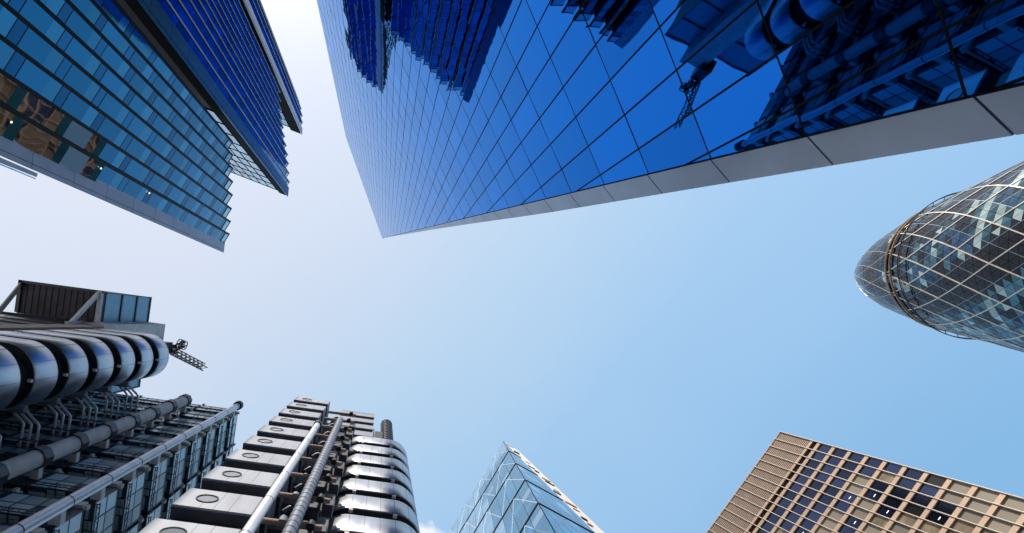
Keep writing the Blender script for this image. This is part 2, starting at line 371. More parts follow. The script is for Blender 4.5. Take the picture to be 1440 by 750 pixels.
# ------------------------------------------------------------------ the stepped tower with a saw-tooth front
step = thing('stepped_tower', 'blue glass office tower stepping up in three blocks with a saw-tooth front', 'skyscraper', (-24, -26, 0))
wins = []; lamps = []
gdir = Vector((0.53, -0.85, 0)).normalized(); gn = Vector((0.85, 0.53, 0)).normalized()
def saw_block(corner, corner_end, tips, top, back, endw, gl, bl, sp_gl, corner_mat, sheen_nose, black_w, fl=3.65, name='stepped_block'):
    """corner -> corner_end is the flat metal corner strip; tips are the ends of the dark fins."""
    L = 1.22
    body = MB()
    inner = [corner, corner_end] + [(t[0] - gdir.x * 0.95 - 0.12, t[1] - gdir.y * 0.95) for t in tips]
    ring = [(p[0] - 0.18, p[1]) for p in inner[1:]]
    last = tips[-1]
    ew = Vector((-endw[0], -endw[1], 0))
    ring2 = [(corner[0] - 0.15, corner[1] - 0.12)] + ring + [(last[0] - 1.2, last[1] - 1.5), (last[0] - back, last[1] - 1.5), (corner[0] + endw[0] * back - 0.15, corner[1] + endw[1] * back - 0.2)]
    body.prism(ring2, 0, Z(top) - 1.75, 'bronze_black')
    blk = body.build(name, step)
    # metal corner strip, one panel a floor
    pa, pb = Vector((*corner, 0)), Vector((*corner_end, 0))
    cn = Vector(((pb - pa).y, -(pb - pa).x, 0)).normalized()
    if cn.x < 0: cn = -cn
    z = Z(top)
    nfl = int((Z(top)) / fl)
    while z > 0.3:
        zl = max(z - fl, 0)
        q = MB(); q.slab([pa + V(0, 0, zl + .025), pb + V(0, 0, zl + .025), pb + V(0, 0, z - .025), pa + V(0, 0, z - .025)], cn, 0.12, corner_mat)
        q.build('corner_panel', blk); z = zl
    q = MB(); e1 = pa + (pb - pa) * 0.20
    q.bar(e1 + cn * 0.004, e1 + cn * 0.004 + V(0, 0, Z(top)), 0.02, 0.03, 'joint_black', side=pb - pa)
    q.build('joint', blk)
    fins = MB(); par = MB(); nose = MB(); trans = MB()
    prev_end = pb
    for i, t in enumerate(tips):
        T = Vector((*t, 0)); Ge = T - gdir * 0.21; P = T - gdir * (0.21 + 1.13)
        fins.box(Ge - gn * 0.10, gdir * (0.08 if sheen_nose else 0.21), gn * 0.14, V(0, 0, Z(top) - 0.35), 'bronze_black')
        if sheen_nose:
            nose.box(T - gn * 0.08 - gdir * .13, gdir * 0.13, gn * 0.16, V(0, 0, Z(top) - 0.2), 'fin_sky_sheen')  # white strip stands in for sky light caught on the fin edges
        # dark return behind the fin
        if i: fins.box(prev_end - V(0, 0, 0), P - prev_end, gn * -0.08, V(0, 0, Z(top) - 1.75), 'bronze_black')
        prev_end = Ge
        z = Z(top) - 1.75; k = 0
        while z - fl > 0:
            zl = z - fl
            a, c = P + gdir * 0.0, Ge - gdir * 0.02
            sp_h = fl * 0.20
            tn = random.random()
            tl = random.gauss(0, 0.002)
            def quad(z0, z1, s0=0.0, s1=1.0):
                p0 = P + (Ge - P) * s0; p1 = P + (Ge - P) * s1
                return [p0 + V(0, 0, z0), p1 + V(0, 0, z0), p1 + gn * tl + V(0, 0, z1), p0 + gn * tl + V(0, 0, z1)]
            zb_ = zl + (fl - sp_h) * random.choice((.62, .66, .68, .70))
            low = gl == 'teal_glass' and i <= 1 and z < Z(33.5)
            if low: tl = 0.26  # leaned out on purpose, so these panes mirror the warm bronze tower
            wins.append((blk, quad(zl + .02, zb_), gn, 0.05, 'leaning_glass' if low else gl, tn))
            wins.append((blk, quad(zb_, z - sp_h - .03), gn, 0.05, 'leaning_glass' if low else bl, random.random()))
            wins.append((blk, quad(z - sp_h + .03, z - .03), gn, 0.05, sp_gl, random.random()))
            fins.box(P + V(0, 0, z - .03) - gn * 0.10, (Ge - P), gn * 0.105, V(0, 0, .06), 'bronze_black')
            fins.box(P + V(0, 0, z - sp_h - .03) - gn * 0.10, (Ge - P), gn * 0.105, V(0, 0, .06), 'bronze_black')
            z = zl; k += 1
        fins.box(P + V(0, 0, Z(top) - 1.75) - gn * 0.06, (Ge - P), gn * 0.10, V(0, 0, .12), 'bronze_black')
        par.slab([P + V(0, 0, Z(top) - 1.6), Ge + V(0, 0, Z(top) - 1.6), Ge + V(0, 0, Z(top) - .45), P + V(0, 0, Z(top) - .45)], gn, 0.03, 'pale_glass')
        fins.bar(P + V(0, 0, Z(top) - .40), Ge + V(0, 0, Z(top) - .40), 0.07, 0.07, 'bronze_black')
    fins.build('fin', blk)
    if sheen_nose: nose.build('fin_sheen', blk)
    par.build('glass_parapet', blk)
    # end wall: dark strip near the corner, then a glazed screen
    E = Vector((endw[0], endw[1], 0)).normalized(); En = Vector((-E.y, E.x, 0))
    if En.y < 0: En = -En
    q = MB()
    q.slab([pa + E * .3, pa + E * black_w, pa + E * black_w + V(0, 0, Z(top) - 0.4), pa + E * .3 + V(0, 0, Z(top) - 0.4)], En, 0.12, 'void_black'); q.build('end_strip', blk)
    scr = MB(); a0 = pa + E * black_w
    cols = 6; cw = 1.45; z0 = max(0, Z(top) - 36); rows = 9; rh = (Z(top) - 2.5 - z0) / rows
    for i in range(cols):
        for j in range(rows):
            p = a0 + E * (cw * i + 0.04) + V(0, 0, z0 + rh * j + 0.05); e = E * (cw - 0.08); h = V(0, 0, rh - 0.10)
            scr.slab([p, p + e, p + e + h, p + h], En, 0.05, 'screen_glass', random.random())
    for i in range(cols + 1): scr.bar(a0 + E * cw * i + En * .03 + V(0, 0, z0), a0 + E * cw * i + En * .03 + V(0, 0, Z(top) - 2.5), .07, .05, 'joint_black', side=E)
    for j in range(rows + 1): scr.bar(a0 + En * .032 + V(0, 0, z0 + rh * j), a0 + E * cw * cols + En * .032 + V(0, 0, z0 + rh * j), .09, .05, 'joint_black', side=V(0, 0, 1))
    scr.build('end_screen', blk)
    return blk
t1 = [(-16.86, -9.73), (-16.73, -11.11), (-16.62, -12.52), (-16.52, -14.0), (-16.49, -15.44), (-16.47, -16.9), (-16.48, -18.35), (-16.5, -19.8)]
t2 = [(-15.94, -23.8), (-16.0, -25.3), (-16.1, -26.9), (-16.24, -28.4), (-16.5, -29.97), (-16.76, -31.5), (-16.98, -33.0), (-17.18, -34.5), (-17.35, -36.0), (-17.48, -37.5), (-17.58, -39.0)]
t3 = [(-17.55, -43.2), (-17.6, -44.7), (-17.85, -46.2), (-18.3, -47.7), (-18.9, -49.1), (-19.7, -50.4)]
b1 = saw_block((-17.60, -7.70), (-17.46, -8.86), t1, 60.2, 26, (-0.90, -0.46), 'teal_glass', 'teal_pale', 'teal_spandrel', 'panel_blue_grey', False, 1.0)
b2 = saw_block((-16.25, -21.35), (-16.10, -22.9), t2, 92.8, 26, (-0.93, -0.36), 'deep_glass', 'deep_glass', 'deep_glass', 'panel_teal', True, 1.5)
b3 = saw_block((-17.70, -40.60), (-17.62, -42.0), t3, 118.5, 26, (-0.93, -0.36), 'deep_glass', 'deep_glass', 'deep_glass', 'panel_white', True, 2.6)
panes(wins, 'window')
# low glazed wing behind the grey corner
q = MB(); E = Vector((-0.93, -0.37, 0)).normalized(); En = Vector((-E.y, E.x, 0)); En = En if En.y > 0 else -En
p0 = Vector((-17.75, -7.30, 0))
for i in range(6):
    for j in range(16):
        a = p0 + E * (1.2 * i + .04) + V(0, 0, 1.85 * j + .05)
        q.slab([a, a + E * 1.12, a + E * 1.12 + V(0, 0, 1.75), a + V(0, 0, 1.75)], En, 0.06, 'screen_glass', random.random())
q.slab([p0 - En * .12, p0 + E * 7.2 - En * .12, p0 + E * 7.2 - En * .12 + V(0, 0, 29.5), p0 - En * .12 + V(0, 0, 29.5)], En, 0.2, 'panel_blue_grey')
q.build('glazed_wing', step)
for (x, y, h, q_) in ((-17.05, -9.42, 39.6, .10), (-17.1, -9.34, 32.6, .30), (-17.15, -9.25, 24.9, .24)):
    q = MB(); c = V(x, y, Z(h)) + gn * q_
    q.tube([c - V(0, 0, .05), c, c + V(0, 0, .05)], [.02, .05, .02], 'lamp_warm', 10); q.build('lamp', step, True)

# ------------------------------------------------------------------ round-nosed diagrid tower
GB = Vector((153.2, -15.0, 0))
gh = thing('domed_tower', 'round bullet-shaped tower of spiralling dark and clear glass with pale lattice', 'skyscraper', tuple(GB))
prof = [(0, 24.6), (20, 26.3), (40, 27.6), (65, 28.3), (85, 28.0), (100, 27.0), (115, 25.0), (125, 22.7), (135, 20.2), (145, 17.6), (152, 15.4), (158, 13.3), (163, 11.2), (167, 9.0), (170.5, 6.6), (173.5, 4.2), (176, 2.0), (177.5, 0.3)]
def gr(h):
    for (a, ra), (c, rc) in zip(prof, prof[1:]):
        if a <= h <= c:
            i = prof.index((a, ra)); 
            # Catmull-Rom for a smooth outline
            p0 = prof[max(i - 1, 0)]; p3 = prof[min(i + 2, len(prof) - 1)]
            t = (h - a) / (c - a)
            m0 = (rc - p0[1]) / (c - p0[0]) * (c - a); m1 = (p3[1] - ra) / (p3[0] - a) * (c - a)
            return (2*t**3-3*t*t+1)*ra + (t**3-2*t*t+t)*m0 + (-2*t**3+3*t*t)*rc + (t**3-t*t)*m1
    return 0.3
gd = Vector((GB.x, GB.y, 0)).normalized(); gnn = Vector((-gd.y, gd.x, 0))
def gp(phi, h, off=0.0):
    r = gr(h) + off
    return GB + (-gd * math.cos(phi) + gnn * math.sin(phi)) * r + V(0, 0, Z(h))
FLH = 4.15
rows = [i * FLH for i in range(0, 43)] + [177.4]
hrow = [i * FLH / 2 for i in range(0, 85)] + [176.0, 177.4]
b = MB(); n = 72
vs = [gp(2 * math.pi * k / n, h, -0.25) for h in rows for k in range(n)]
b.add(vs, [(i * n + k, i * n + (k + 1) % n, (i + 1) * n + (k + 1) % n, (i + 1) * n + k) for i in range(len(rows) - 1) for k in range(n)], 'joint_black')
b.build('wall', gh, True)
its = []
N = 72
def tri(i, pts3, up):
    cen = sum(pts3, Vector()) / 3
    nr = (pts3[1] - pts3[0]).cross(pts3[2] - pts3[0]).normalized()
    if nr.dot(cen - GB - V(0, 0, cen.z)) < 0: nr = -nr
    ins = [p + (cen - p) * 0.06 for p in pts3]
    return ins, nr
def gmat(phi, h, up, i, j):
    rr = random.Random((i // 2) * 977 + ((j + (i % 2)) // 2) * 131 + (3 if random.random() < .22 else 0))
    if h > 151: return rr.choice(('gherkin_brown', 'gherkin_dark', 'gherkin_blue', 'gherkin_brown'))
    s = (math.degrees(phi) - (h - 150) * 1.2 - 40) % 60
    if s > 30: s -= 60
    if abs(s) < 13: return 'gherkin_dark'
    if h > 139: return rr.choice(('gherkin_brown', 'gherkin_dark', 'gherkin_blue', 'gherkin_brown', 'gherkin_clear', 'gherkin_pale'))
    if i % 2 == 1: return rr.choice(('gherkin_pale', 'gherkin_clear', 'gherkin_pale', 'gherkin_dark', 'gherkin_blue'))
    return rr.choice(('gherkin_clear', 'gherkin_dark', 'gherkin_clear', 'gherkin_clear', 'gherkin_blue'))
for i in range(len(hrow) - 1):
    h0, h1 = hrow[i], hrow[i + 1]
    for j in range(N):
        A = lambda r, jj: R_(5 * (jj + r / 2.0))
        p00, p01 = gp(A(i, j), h0), gp(A(i, j + 1), h0)
        p10, p11 = gp(A(i + 1, j), h1), gp(A(i + 1, j - 1), h1)
        for pts, up, ph in (([p00, p01, p10], True, A(i, j + .5)), ([p00, p10, p11], False, A(i, j))):
            if (pts[0] - pts[1]).length < 0.15: continue
            ins, nr = tri(i, pts, up)
            cen = sum(ins, Vector()) / 3
            vis = nr.dot(V(0, 0, EYE) - cen) > 0
            its.append((gh, ins, nr, 0.10, gmat(ph, (h0 + h1) / 2, up, i, j), random.random(), vis))
vis = [t[:6] for t in its if t[6]]; hid = [t[:6] for t in its if not t[6]]
vis.sort(key=lambda t: -view_area(t[1]))
panes(vis[:100], 'glass_panel', 100)
q = MB()
for t in vis[100:] + hid: q.slab(t[1], t[2], t[3], t[4], t[5])
o = q.build('glass_panel', gh); o['kind'] = 'stuff'
q = MB()
for sgn in (1, -1):
    for k in range(18):
        pts = []
        for i in range(0, 43):
            pts.append(gp(R_(20 * k + sgn * 5 * i), rows[i], 0.10 if rows[i] < 150 else 0.02))
        for a, c in zip(pts, pts[1:]):
            q.bar(a, c, 0.20 if a.z < 150 else .13, 0.22 if a.z < 150 else .07, 'diagrid_pale', side=((a + c) / 2 - GB - V(0, 0, a.z)))
for sgn in (1, -1):
    for k in range(18):
        pts = [gp(R_(20 * k + 10 + sgn * 5 * i), rows[i], 0.02) for i in range(0, 36)]
        for a, c in zip(pts, pts[1:]):
            q.bar(a, c, 0.06, 0.07, 'grey_metal', side=((a + c) / 2 - GB - V(0, 0, a.z)))
o = q.build('lattice', gh)
def ring(name, h, off, rad, mt, n=72, brk=0):
    q = MB(); pts = [gp(2 * math.pi * k / n, h, off) for k in range(n)]
    for a, c in zip(pts, pts[1:] + pts[:1]): q.tube([a, c], rad, mt, 8, False)
    for k in range(brk):
        a = 2 * math.pi * (k + .5) / brk
        q.bar(gp(a, h, off), gp(a, h + 0.8, -0.1), 0.12, 0.12, mt)
    q.build(name, gh, True)
ring('ring_rail', 149.0, 0.30, 0.27, 'ring_bronze', brk=36)
ring('ring_rail', 147.2, 0.34, 0.23, 'ring_bronze')
ring('cleaning_rail', 143.0, 0.95, 0.13, 'crane_black', brk=36)
ring('cleaning_rail', 142.3, 1.0, 0.08, 'crane_black')

# ------------------------------------------------------------------ sloping wedge tower
AP = Vector((48.4, 48.1, 0)); rh = Vector((0.877, 0.480, 0)).normalized(); lh = Vector((-0.515, 0.857, 0)).normalized()
TOPH = 222.0
def wc(h): return AP - rh * (TOPH - h) * 0.157 + V(0, 0, Z(h))
wedge = thing('wedge_tower', 'pale blue glass wedge tower narrowing to a point with dark chevron lines', 'skyscraper', (40, 62, 0))
b = MB()
bot = -1.6
A0, A1 = wc(bot), wc(TOPH)
ins = (-lh * -0.25) + rh * 0.25
pts = [A0, AP + V(0, 0, 0), AP + lh * 48, A0 + lh * 48]
pts = [p + lh * 0.15 for p in pts[:2]] + [p for p in pts[2:]]
tp = [A1 + lh * .15, A1 + rh * 0.05 + lh * .15, A1 + lh * 48 + rh * .05, A1 + lh * 48]
sh = rh * 0.2
b.add([pts[0] + sh, pts[1], pts[2], pts[3] + sh] + [tp[0] + sh * .2, tp[1] + sh, tp[2] + sh, tp[3] + sh * .2],
      [(3, 2, 1, 0), (4, 5, 6, 7), (0, 1, 5, 4), (1, 2, 6, 5), (2, 3, 7, 6), (3, 0, 4, 7)], 'joint_black')
b.build('wall', wedge)
sl_n = (-(V(0, 0, 1) * 0.155) - rh).normalized()
sl_n = Vector((-rh.x, -rh.y, 0.155)).normalized()
levels = [222 - 24.6 * i for i in range(10)]
its = []
fl = 24.6 / 6
for lv in range(0, 54):
    h1 = TOPH - fl * lv; h0 = h1 - fl
    if h0 < 0: break
    # sloped face: panels along lh
    c0, c1 = wc(h0), wc(h1)
    major = (lv % 6 == 5)
    g0 = 0.22 if major else 0.035; g1 = 0.22 if lv % 6 == 0 and lv else 0.035
    for i in range(12):
        d0, d1 = 4.0 * i + 0.05, 4.0 * (i + 1) - 0.05
        up = (c1 - c0).normalized()
        pts = [c0 + lh * d0 + up * g0, c0 + lh * d1 + up * g0, c1 + lh * d1 - up * g1, c1 + lh * d0 - up * g1]
        mt = 'wedge_pale' if (i >= 5 - lv // 9 or lv < 3) else 'wedge_glass'  # paler tint stands in for sky seen through the glass
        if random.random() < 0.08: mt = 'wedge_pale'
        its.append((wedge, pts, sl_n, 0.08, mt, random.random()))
    # upright face: panels along rh, to the core
    W0, W1 = (TOPH - h0) * 0.157, (TOPH - h1) * 0.157
    nn = -lh; step_ = 3.0; i = 0
    while step_ * i < W0:
        a0 = max(0, W0 - step_ * (i + 1)) + .04; 
        x1 = W0 - step_ * i - .04
        # measured back from the core plane (AP)
        q0 = AP - rh * (step_ * i + .04); 
        far0 = min(step_ * (i + 1) - .04, W0); far1 = min(step_ * (i + 1) - .04, W1)
        near0 = step_ * i + .04; near1 = min(near0, W1)
        if far0 - near0 > 0.05:
            zz0, zz1 = Z(h0) + g0, Z(h1) - g1
            pts = [AP - rh * far0 + V(0, 0, zz0), AP - rh * near0 + V(0, 0, zz0)]
            if W1 > near0 + .02: pts += [AP - rh * near0 + V(0, 0, zz1)]
            pts += [AP - rh * max(far1, near1) + V(0, 0, zz1)]
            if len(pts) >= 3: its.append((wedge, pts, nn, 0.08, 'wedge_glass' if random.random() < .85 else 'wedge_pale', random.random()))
        i += 1
panes(its, 'glass_panel')
q = MB()
for h in levels[1:]:
    if h < 3: continue
    c = wc(h)
    q.bar(c + sl_n * .05, c + lh * 48 + sl_n * .05, 0.72, 0.16, 'joint_black')
    q.bar(c - lh * .05, AP + V(0, 0, Z(h)) - lh * .05, 0.72, 0.16, 'joint_black')
q.bar(wc(bot) + sl_n * .06, wc(TOPH) + sl_n * .06, 0.16, 0.16, 'joint_black')
q.build('floor_band', wedge)
q = MB()   # pale bracing showing on the sloped face
for i in range(len(levels) - 1):
    if levels[i + 1] < 3: break
    for k in range(0, 4):
        d0, d1 = k * 12.0, k * 12.0 + 6
        p, r_ = wc(levels[i + 1]), wc(levels[i])
        q.bar(p + lh * d0 + sl_n * .02, r_ + lh * d1 + sl_n * .02, .16, .10, 'wedge_white', side=lh)
        q.bar(p + lh * (d0 + 12) + sl_n * .02, r_ + lh * d1 + sl_n * .02, .16, .10, 'wedge_white', side=lh)
q.build('bracing', wedge)
# service core behind: white frame with orange lift gear
q = MB()
q.box(AP + rh * 0.15 + lh * 0.3, rh * 6.6, lh * 40, V(0, 0, Z(TOPH) - 0.5), 'core_white'); q.build('service_core', wedge)
q = MB()
for i in range(54):
    z = Z(TOPH) - 3 - 4.1 * i
    if z < 2: break
    if i % 3 == 1: continue
    p = AP + rh * (0.3 + 0.0) + lh * 0.22 + V(0, 0, z)
    q = MB(); q.box(p + rh * random.uniform(0, 2), rh * random.uniform(1.0, 3.4), lh * -0.25, V(0, 0, random.uniform(.4, 1.3)), random.choice(('core_orange', 'bronze_black', 'core_white'))); q.build('lift_gear', wedge)

# ------------------------------------------------------------------ bronze-banded office tower
HC = Vector((84.2, 23.2, 0)); hq = Vector((-0.588, 0.809, 0)).normalized(); hn = Vector((-0.809, -0.588, 0)).normalized()
off = thing('office_tower', 'square office tower with pinkish bronze bands, cream mullions and louvred top floors', 'skyscraper', tuple(HC + hq * 20 - hn * 20))
TW = 1.83; NM = 24; HT = 116.5; FL = 3.50
def hpnt(j, h, o_=0.0): return HC + hq * (TW * j) + hn * o_ + V(0, 0, Z(h))
b = MB(); b.box(HC - hn * 40 - hn * .25, hq * TW * NM, hn * 40, V(0, 0, Z(HT) - .05), 'joint_black'); b.build('wall', off)
b = MB()  # louvred plant floors
nl = 20; hl0 = 107.6
for i in range(nl):
    h = hl0 + 0.35 + (HT - hl0 - .35) / nl * i
    b.box(hpnt(0, h, -.22), hq * TW * NM, hn * .16, V(0, 0, (HT - hl0) / nl * .60), 'louvre_bronze')
b.build('louvre_screen', off)
b = MB()
b.box(hpnt(0, HT - .25, -.2), hq * TW * NM, hn * .24, V(0, 0, .25), 'bronze_pink')
b.box(hpnt(0, hl0 - .25, -.2), hq * TW * NM, hn * .26, V(0, 0, .55), 'bronze_pink')
b.build('cornice', off)
b = MB(); b.box(hpnt(0, 106.2, -.24), hq * TW * NM, hn * .03, V(0, 0, 1.15), 'recess_shade'); b.build('recess_strip', off)  # near-black strip: shade of the recess below the louvres, put into the colour
htop = 106.2
bands = []
i = 0
while htop - FL * i > 2:
    h = htop - FL * i
    b = MB(); b.box(hpnt(0, h - .72, -.2), hq * TW * NM, hn * .26, V(0, 0, .72), 'bronze_pink'); b.build('spandrel', off); i += 1
NF = i
for j in range(NM + 1):
    b = MB(); b.box(hpnt(j, -1.6, -.15) - hq * .05, hq * .10, hn * .40, V(0, 0, HT + 1.6), 'mullion_cream'); b.build('mullion', off)
its = []; pat = {}
for i in range(NF):
    for j in range(NM):
        h1 = htop - FL * i - .74; h0 = htop - FL * (i + 1) + .02
        # darker glass towards the top floors, more beige panes lower down
        r = random.random()
        if i <= 2: pb = 0.10 if j > 1 else 0.05
        elif i <= 6: pb = 0.62
        else: pb = 0.82
        if i == 0 and j != 2: pb = 0.0
        if j == 0: pb = 0 if i < 6 else 1.2
        if i == 1: pb = 0.0 if j < 10 else .3
        mt = 'window_beige' if r < pb * .75 else ('window_mixed' if r < pb else 'window_navy')
        if i >= 5 and r > 0.93: mt = 'window_black'
        tl = random.gauss(0, 0.004)
        a0, a1 = hpnt(j, h0, -.18), hpnt(j + 1, h0, -.18)
        u_ = hq * .07
        pts = [a0 + u_, a1 - u_, a1 - u_ + V(0, 0, h1 - h0) + hn * tl, a0 + u_ + V(0, 0, h1 - h0) + hn * tl]
        its.append((off, pts, hn, .04, mt, random.random()))
        if i >= 2 and mt in ('window_navy', 'window_black') and random.random() < .8 and j > 2:
            lamps.append(hpnt(j + .3, h0 + 1.2, -.16))
panes(its, 'window')
for p in sorted(lamps, key=lambda p: -view_area([p, p + V(0, 0, 1), p + hq]))[:9]:
    q = MB(); q.box(p, hq * .55, hn * .015, V(0, 0, .11), 'lamp_white'); q.build('ceiling_lamp', off)

# ------------------------------------------------------------------ the steel-clad building: shared axes
e1 = Vector((0.9912, 0.1323, 0)); e2 = Vector((-0.1323, 0.9912, 0)); RZ = math.atan2(0.1323, 0.9912)
def L(a, b_, h): return e1 * a + e2 * b_ + V(0, 0, Z(h))
PITCH = 3.88
def F(i): return 22.8 + PITCH * i
def lbox(mb, a0, a1, b0, b1, h0, h1, mt): mb.box(L(a0, b0, h0), e1 * (a1 - a0), e2 * (b1 - b0), V(0, 0, h1 - h0), mt)

# ---- stair towers: stacked rounded steel drums
def stadium(a0, a1, bc, r, n=14):
    pts = []
    for k in range(n + 1):
        t = math.pi / 2 + math.pi * k / n; pts.append((a0 + r * math.cos(t), bc + r * math.sin(t)))
    for k in range(n + 1):
        t = -math.pi / 2 + math.pi * k / n; pts.append((a1 + r * math.cos(t), bc + r * math.sin(t)))
    return pts
def drum_mesh(length, r, hgt, seams):
    """local: x along the tower's long axis (0..length between the round ends), y across, z 0..hgt"""
    b = MB(); O = stadium(0, length, 0, r, 18); n = len(O)
    prof_ = [(0.10, 0.0), (0.03, 0.03), (0.0, 0.10), (0.0, hgt - .06), (0.03, hgt), (0.25, hgt)]
    rings = []
    for ins_, z in prof_:
        rings.append([(p[0], p[1], z) for p in stadium(0, length, 0, r - ins_, 18)])
    vs = [p for q in rings for p in q]
    fs = [(i * n + k, i * n + (k + 1) % n, (i + 1) * n + (k + 1) % n, (i + 1) * n + k) for i in range(len(rings) - 1) for k in range(n)]
    b.add(vs, fs, 'steel')
    # inner lining and dark soffit
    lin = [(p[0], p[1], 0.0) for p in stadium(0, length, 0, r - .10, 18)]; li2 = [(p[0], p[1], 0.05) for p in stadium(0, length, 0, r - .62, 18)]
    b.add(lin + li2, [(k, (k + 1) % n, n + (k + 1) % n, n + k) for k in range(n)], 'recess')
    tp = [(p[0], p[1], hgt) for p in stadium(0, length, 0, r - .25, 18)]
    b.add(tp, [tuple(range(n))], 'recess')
    for k in seams:
        p = O[k]; q = O[(k + 1) % n]; d = Vector((q[0] - p[0], q[1] - p[1], 0)).normalized(); nn = Vector((d.y, -d.x, 0))
        c = Vector((p[0], p[1], 0.08)) 
        cen = Vector((min(max(p[0], 0), length), 0, 0)); nn = (Vector((p[0], p[1], 0)) - cen).normalized(); d = Vector((-nn.y, nn.x, 0))
        b.box(c - d * .012 - nn * .02, d * .024, nn * .024, V(0, 0, hgt - .14), 'dark_steel')
    # straight-side seams
    for sgn in (-1, 1):
        for t in (0.0, 1 / 3., 2 / 3., 1.0):
            b.box((length * t - .012, sgn * r - .004 if sgn > 0 else -r - .004, .1), (.024, 0, 0), (0, .008, 0), (0, 0, hgt - .16), 'dark_steel')
    return b
def stair_tower(label, a0, bc, length, r, top_i, lamp_at, dh):
    base = L(a0, bc, -EYE); t = thing('stair_tower', label, 'stair tower', tuple(base), 'steel stair towers')
    t.rotation_euler = (0, 0, RZ); 
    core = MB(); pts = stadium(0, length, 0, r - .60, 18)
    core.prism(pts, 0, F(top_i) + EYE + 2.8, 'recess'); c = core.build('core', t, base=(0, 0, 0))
    dm = None; lm = None
    for i in range(-5, top_i + 1):
        z = F(i) + EYE + 0.70; hgt = dh
        if dm is None:
            d = drum_mesh(length, r, hgt, [3, 6, 9, 12, 15, 22, 25, 28, 31, 34]).build('drum', t, True, base=(0, 0, 0)); dm = d.data; d.location = (0, 0, z)
        else: d = share(dm, 'drum', t, (0, 0, z))
        for (x, y) in lamp_at:
            if lm is None:
                q = MB(); q.box((-.13, -.10, 0), (.26, 0, 0), (0, .20, 0), (0, 0, .22), 'bracket_pale'); q.box((-.04, -.05, .22), (.08, 0, 0), (0, .1, 0), (0, 0, .5), 'dark_steel')
                lo = q.build('lamp', d, base=(0, 0, 0)); lm = lo.data; lo.location = (x, y, -.50)
            else: share(lm, 'lamp', d, (x, y, -.50))
    return t
st_r = stair_tower('narrow steel stair tower of stacked drums beside the banded pipe, ribbed flue on top', -0.516, 13.95, 2.83, 1.95, 8, [(0, -1.86), (2.83, -1.86), (0, 1.86)], 2.62)
st_l = stair_tower('steel stair tower of bulging drums under the dark plant room and roof crane', -28.0, 6.62, 4.07, 2.25, 8, [(4.07 + 2.15, 0.0), (4.07, 2.15), (0, -2.15)], 2.45)

def lpart(mb, name, par, smooth=False):       # part built in world coordinates under a tower rotated by RZ
    o = mb.build(name, None, smooth); o.parent = par
    bpy.context.view_layer.update(); o.matrix_parent_inverse = par.matrix_world.inverted(); o['_base'] = (0, 0, 0)
    return o

# right stair tower: flue, top louvres, link boxes
q = MB(); c0 = L(2.1, 13.35, 0)
fx = [(c0.x, c0.y, Z(56)), (c0.x, c0.y, Z(71.6))]
q.tube(fx, .58, 'recess', 20)
for i in range(16):
    z = Z(57 + .95 * i); q.tube([(c0.x, c0.y, z), (c0.x, c0.y, z + .42)], .74, 'dark_steel', 20)
for k in range(10):
    a = 2 * math.pi * k / 10; q.bar((c0.x + .74 * math.cos(a), c0.y + .74 * math.sin(a), Z(57)), (c0.x + .74 * math.cos(a), c0.y + .74 * math.sin(a), Z(72.3)), .05, .05, 'dark_steel')
q.tube([(c0.x, c0.y, Z(72.0)), (c0.x, c0.y, Z(72.2))], .78, 'dark_steel', 20)
lpart(q, 'flue', st_r, True)
q = MB()
for i in range(4):
    h = F(9) + 0.2 + PITCH * i
    lbox(q, -4.0, .35, 12.2, 15.5, h, h + 2.6, 'steel_dull'); lbox(q, -4.0, .35, 12.35, 15.4, h + 2.6, h + PITCH, 'recess')
    lbox(q, -4.05, .40, 12.1, 12.2, h - .18, h - .02, 'dark_steel')
lpart(q, 'louvred_plant', st_r)
q = MB()
lbox(q, .6, 1.5, 12.6, 14.5, 57.5, 63.5, 'dark_steel'); lbox(q, .75, 1.35, 12.45, 12.6, 58.2, 62.8, 'recess'); lbox(q, .45, .6, 12.8, 13.2, 57.5, 66, 'steel_dull')
lpart(q, 'plant_cabinet', st_r)

# left stair tower: concrete shaft, plant room on braces, louvres
q = MB(); lbox(q, -31.2, -28.85, 4.05, 6.9, 57.0, 73.0, 'concrete'); lpart(q, 'lift_head', st_l)
q = MB(); lbox(q, -31.0, -29.0, 4.28, 6.9, -EYE, 57.0, 'concrete_warm_lit'); lbox(q, -42, -31.0, 4.5, 11.5, -EYE, 60.4, 'recess')
for i in range(-5, 9):
    lbox(q, -41, -31.0, 4.36, 4.5, F(i), F(i) + .45, 'dark_steel')
lpart(q, 'concrete_shaft', st_l)
q = MB(); lbox(q, -40.4, -31.25, .73, 12.8, 60.5, 72.6, 'brown_panel')
for i in range(13): lbox(q, -40.3 + .7 * i, -40.24 + .7 * i, .80, 4.2, 60.44, 60.5, 'recess')
lbox(q, -40.5, -31.1, .62, .92, 60.25, 60.75, 'dark_steel'); lbox(q, -40.5, -40.1, .62, 4.2, 60.25, 60.7, 'dark_steel')
lbox(q, -31.6, -31.2, .65, 4.1, 60.2, 60.7, 'bracket_pale')
plant = lpart(q, 'plant_room', st_l); bpy.context.view_layer.update()
for lv in range(3):
    q = MB(); h0 = 61.2 + 3.9 * lv
    for k in range(14): lbox(q, -31.25, -31.16, .85, 12.6, h0 + .1 + .25 * k, h0 + .1 + .25 * k + .21, 'louvre_blue')
    lbox(q, -31.25, -31.05, .70, 12.8, h0 + 3.62, h0 + 3.88, 'dark_steel')
    for bb in (.72, 12.66): lbox(q, -31.25, -31.04, bb, bb + .12, h0, h0 + 3.6, 'dark_steel')
    o = q.build('louvre_panel', None); o.parent = plant; o['_base'] = (0, 0, 0); o.matrix_parent_inverse = plant.matrix_world.inverted()
q = MB()
q.bar(L(-40.2, .85, 60.6), L(-38.0, 4.5, 53.8), .42, .30, 'dark_steel')
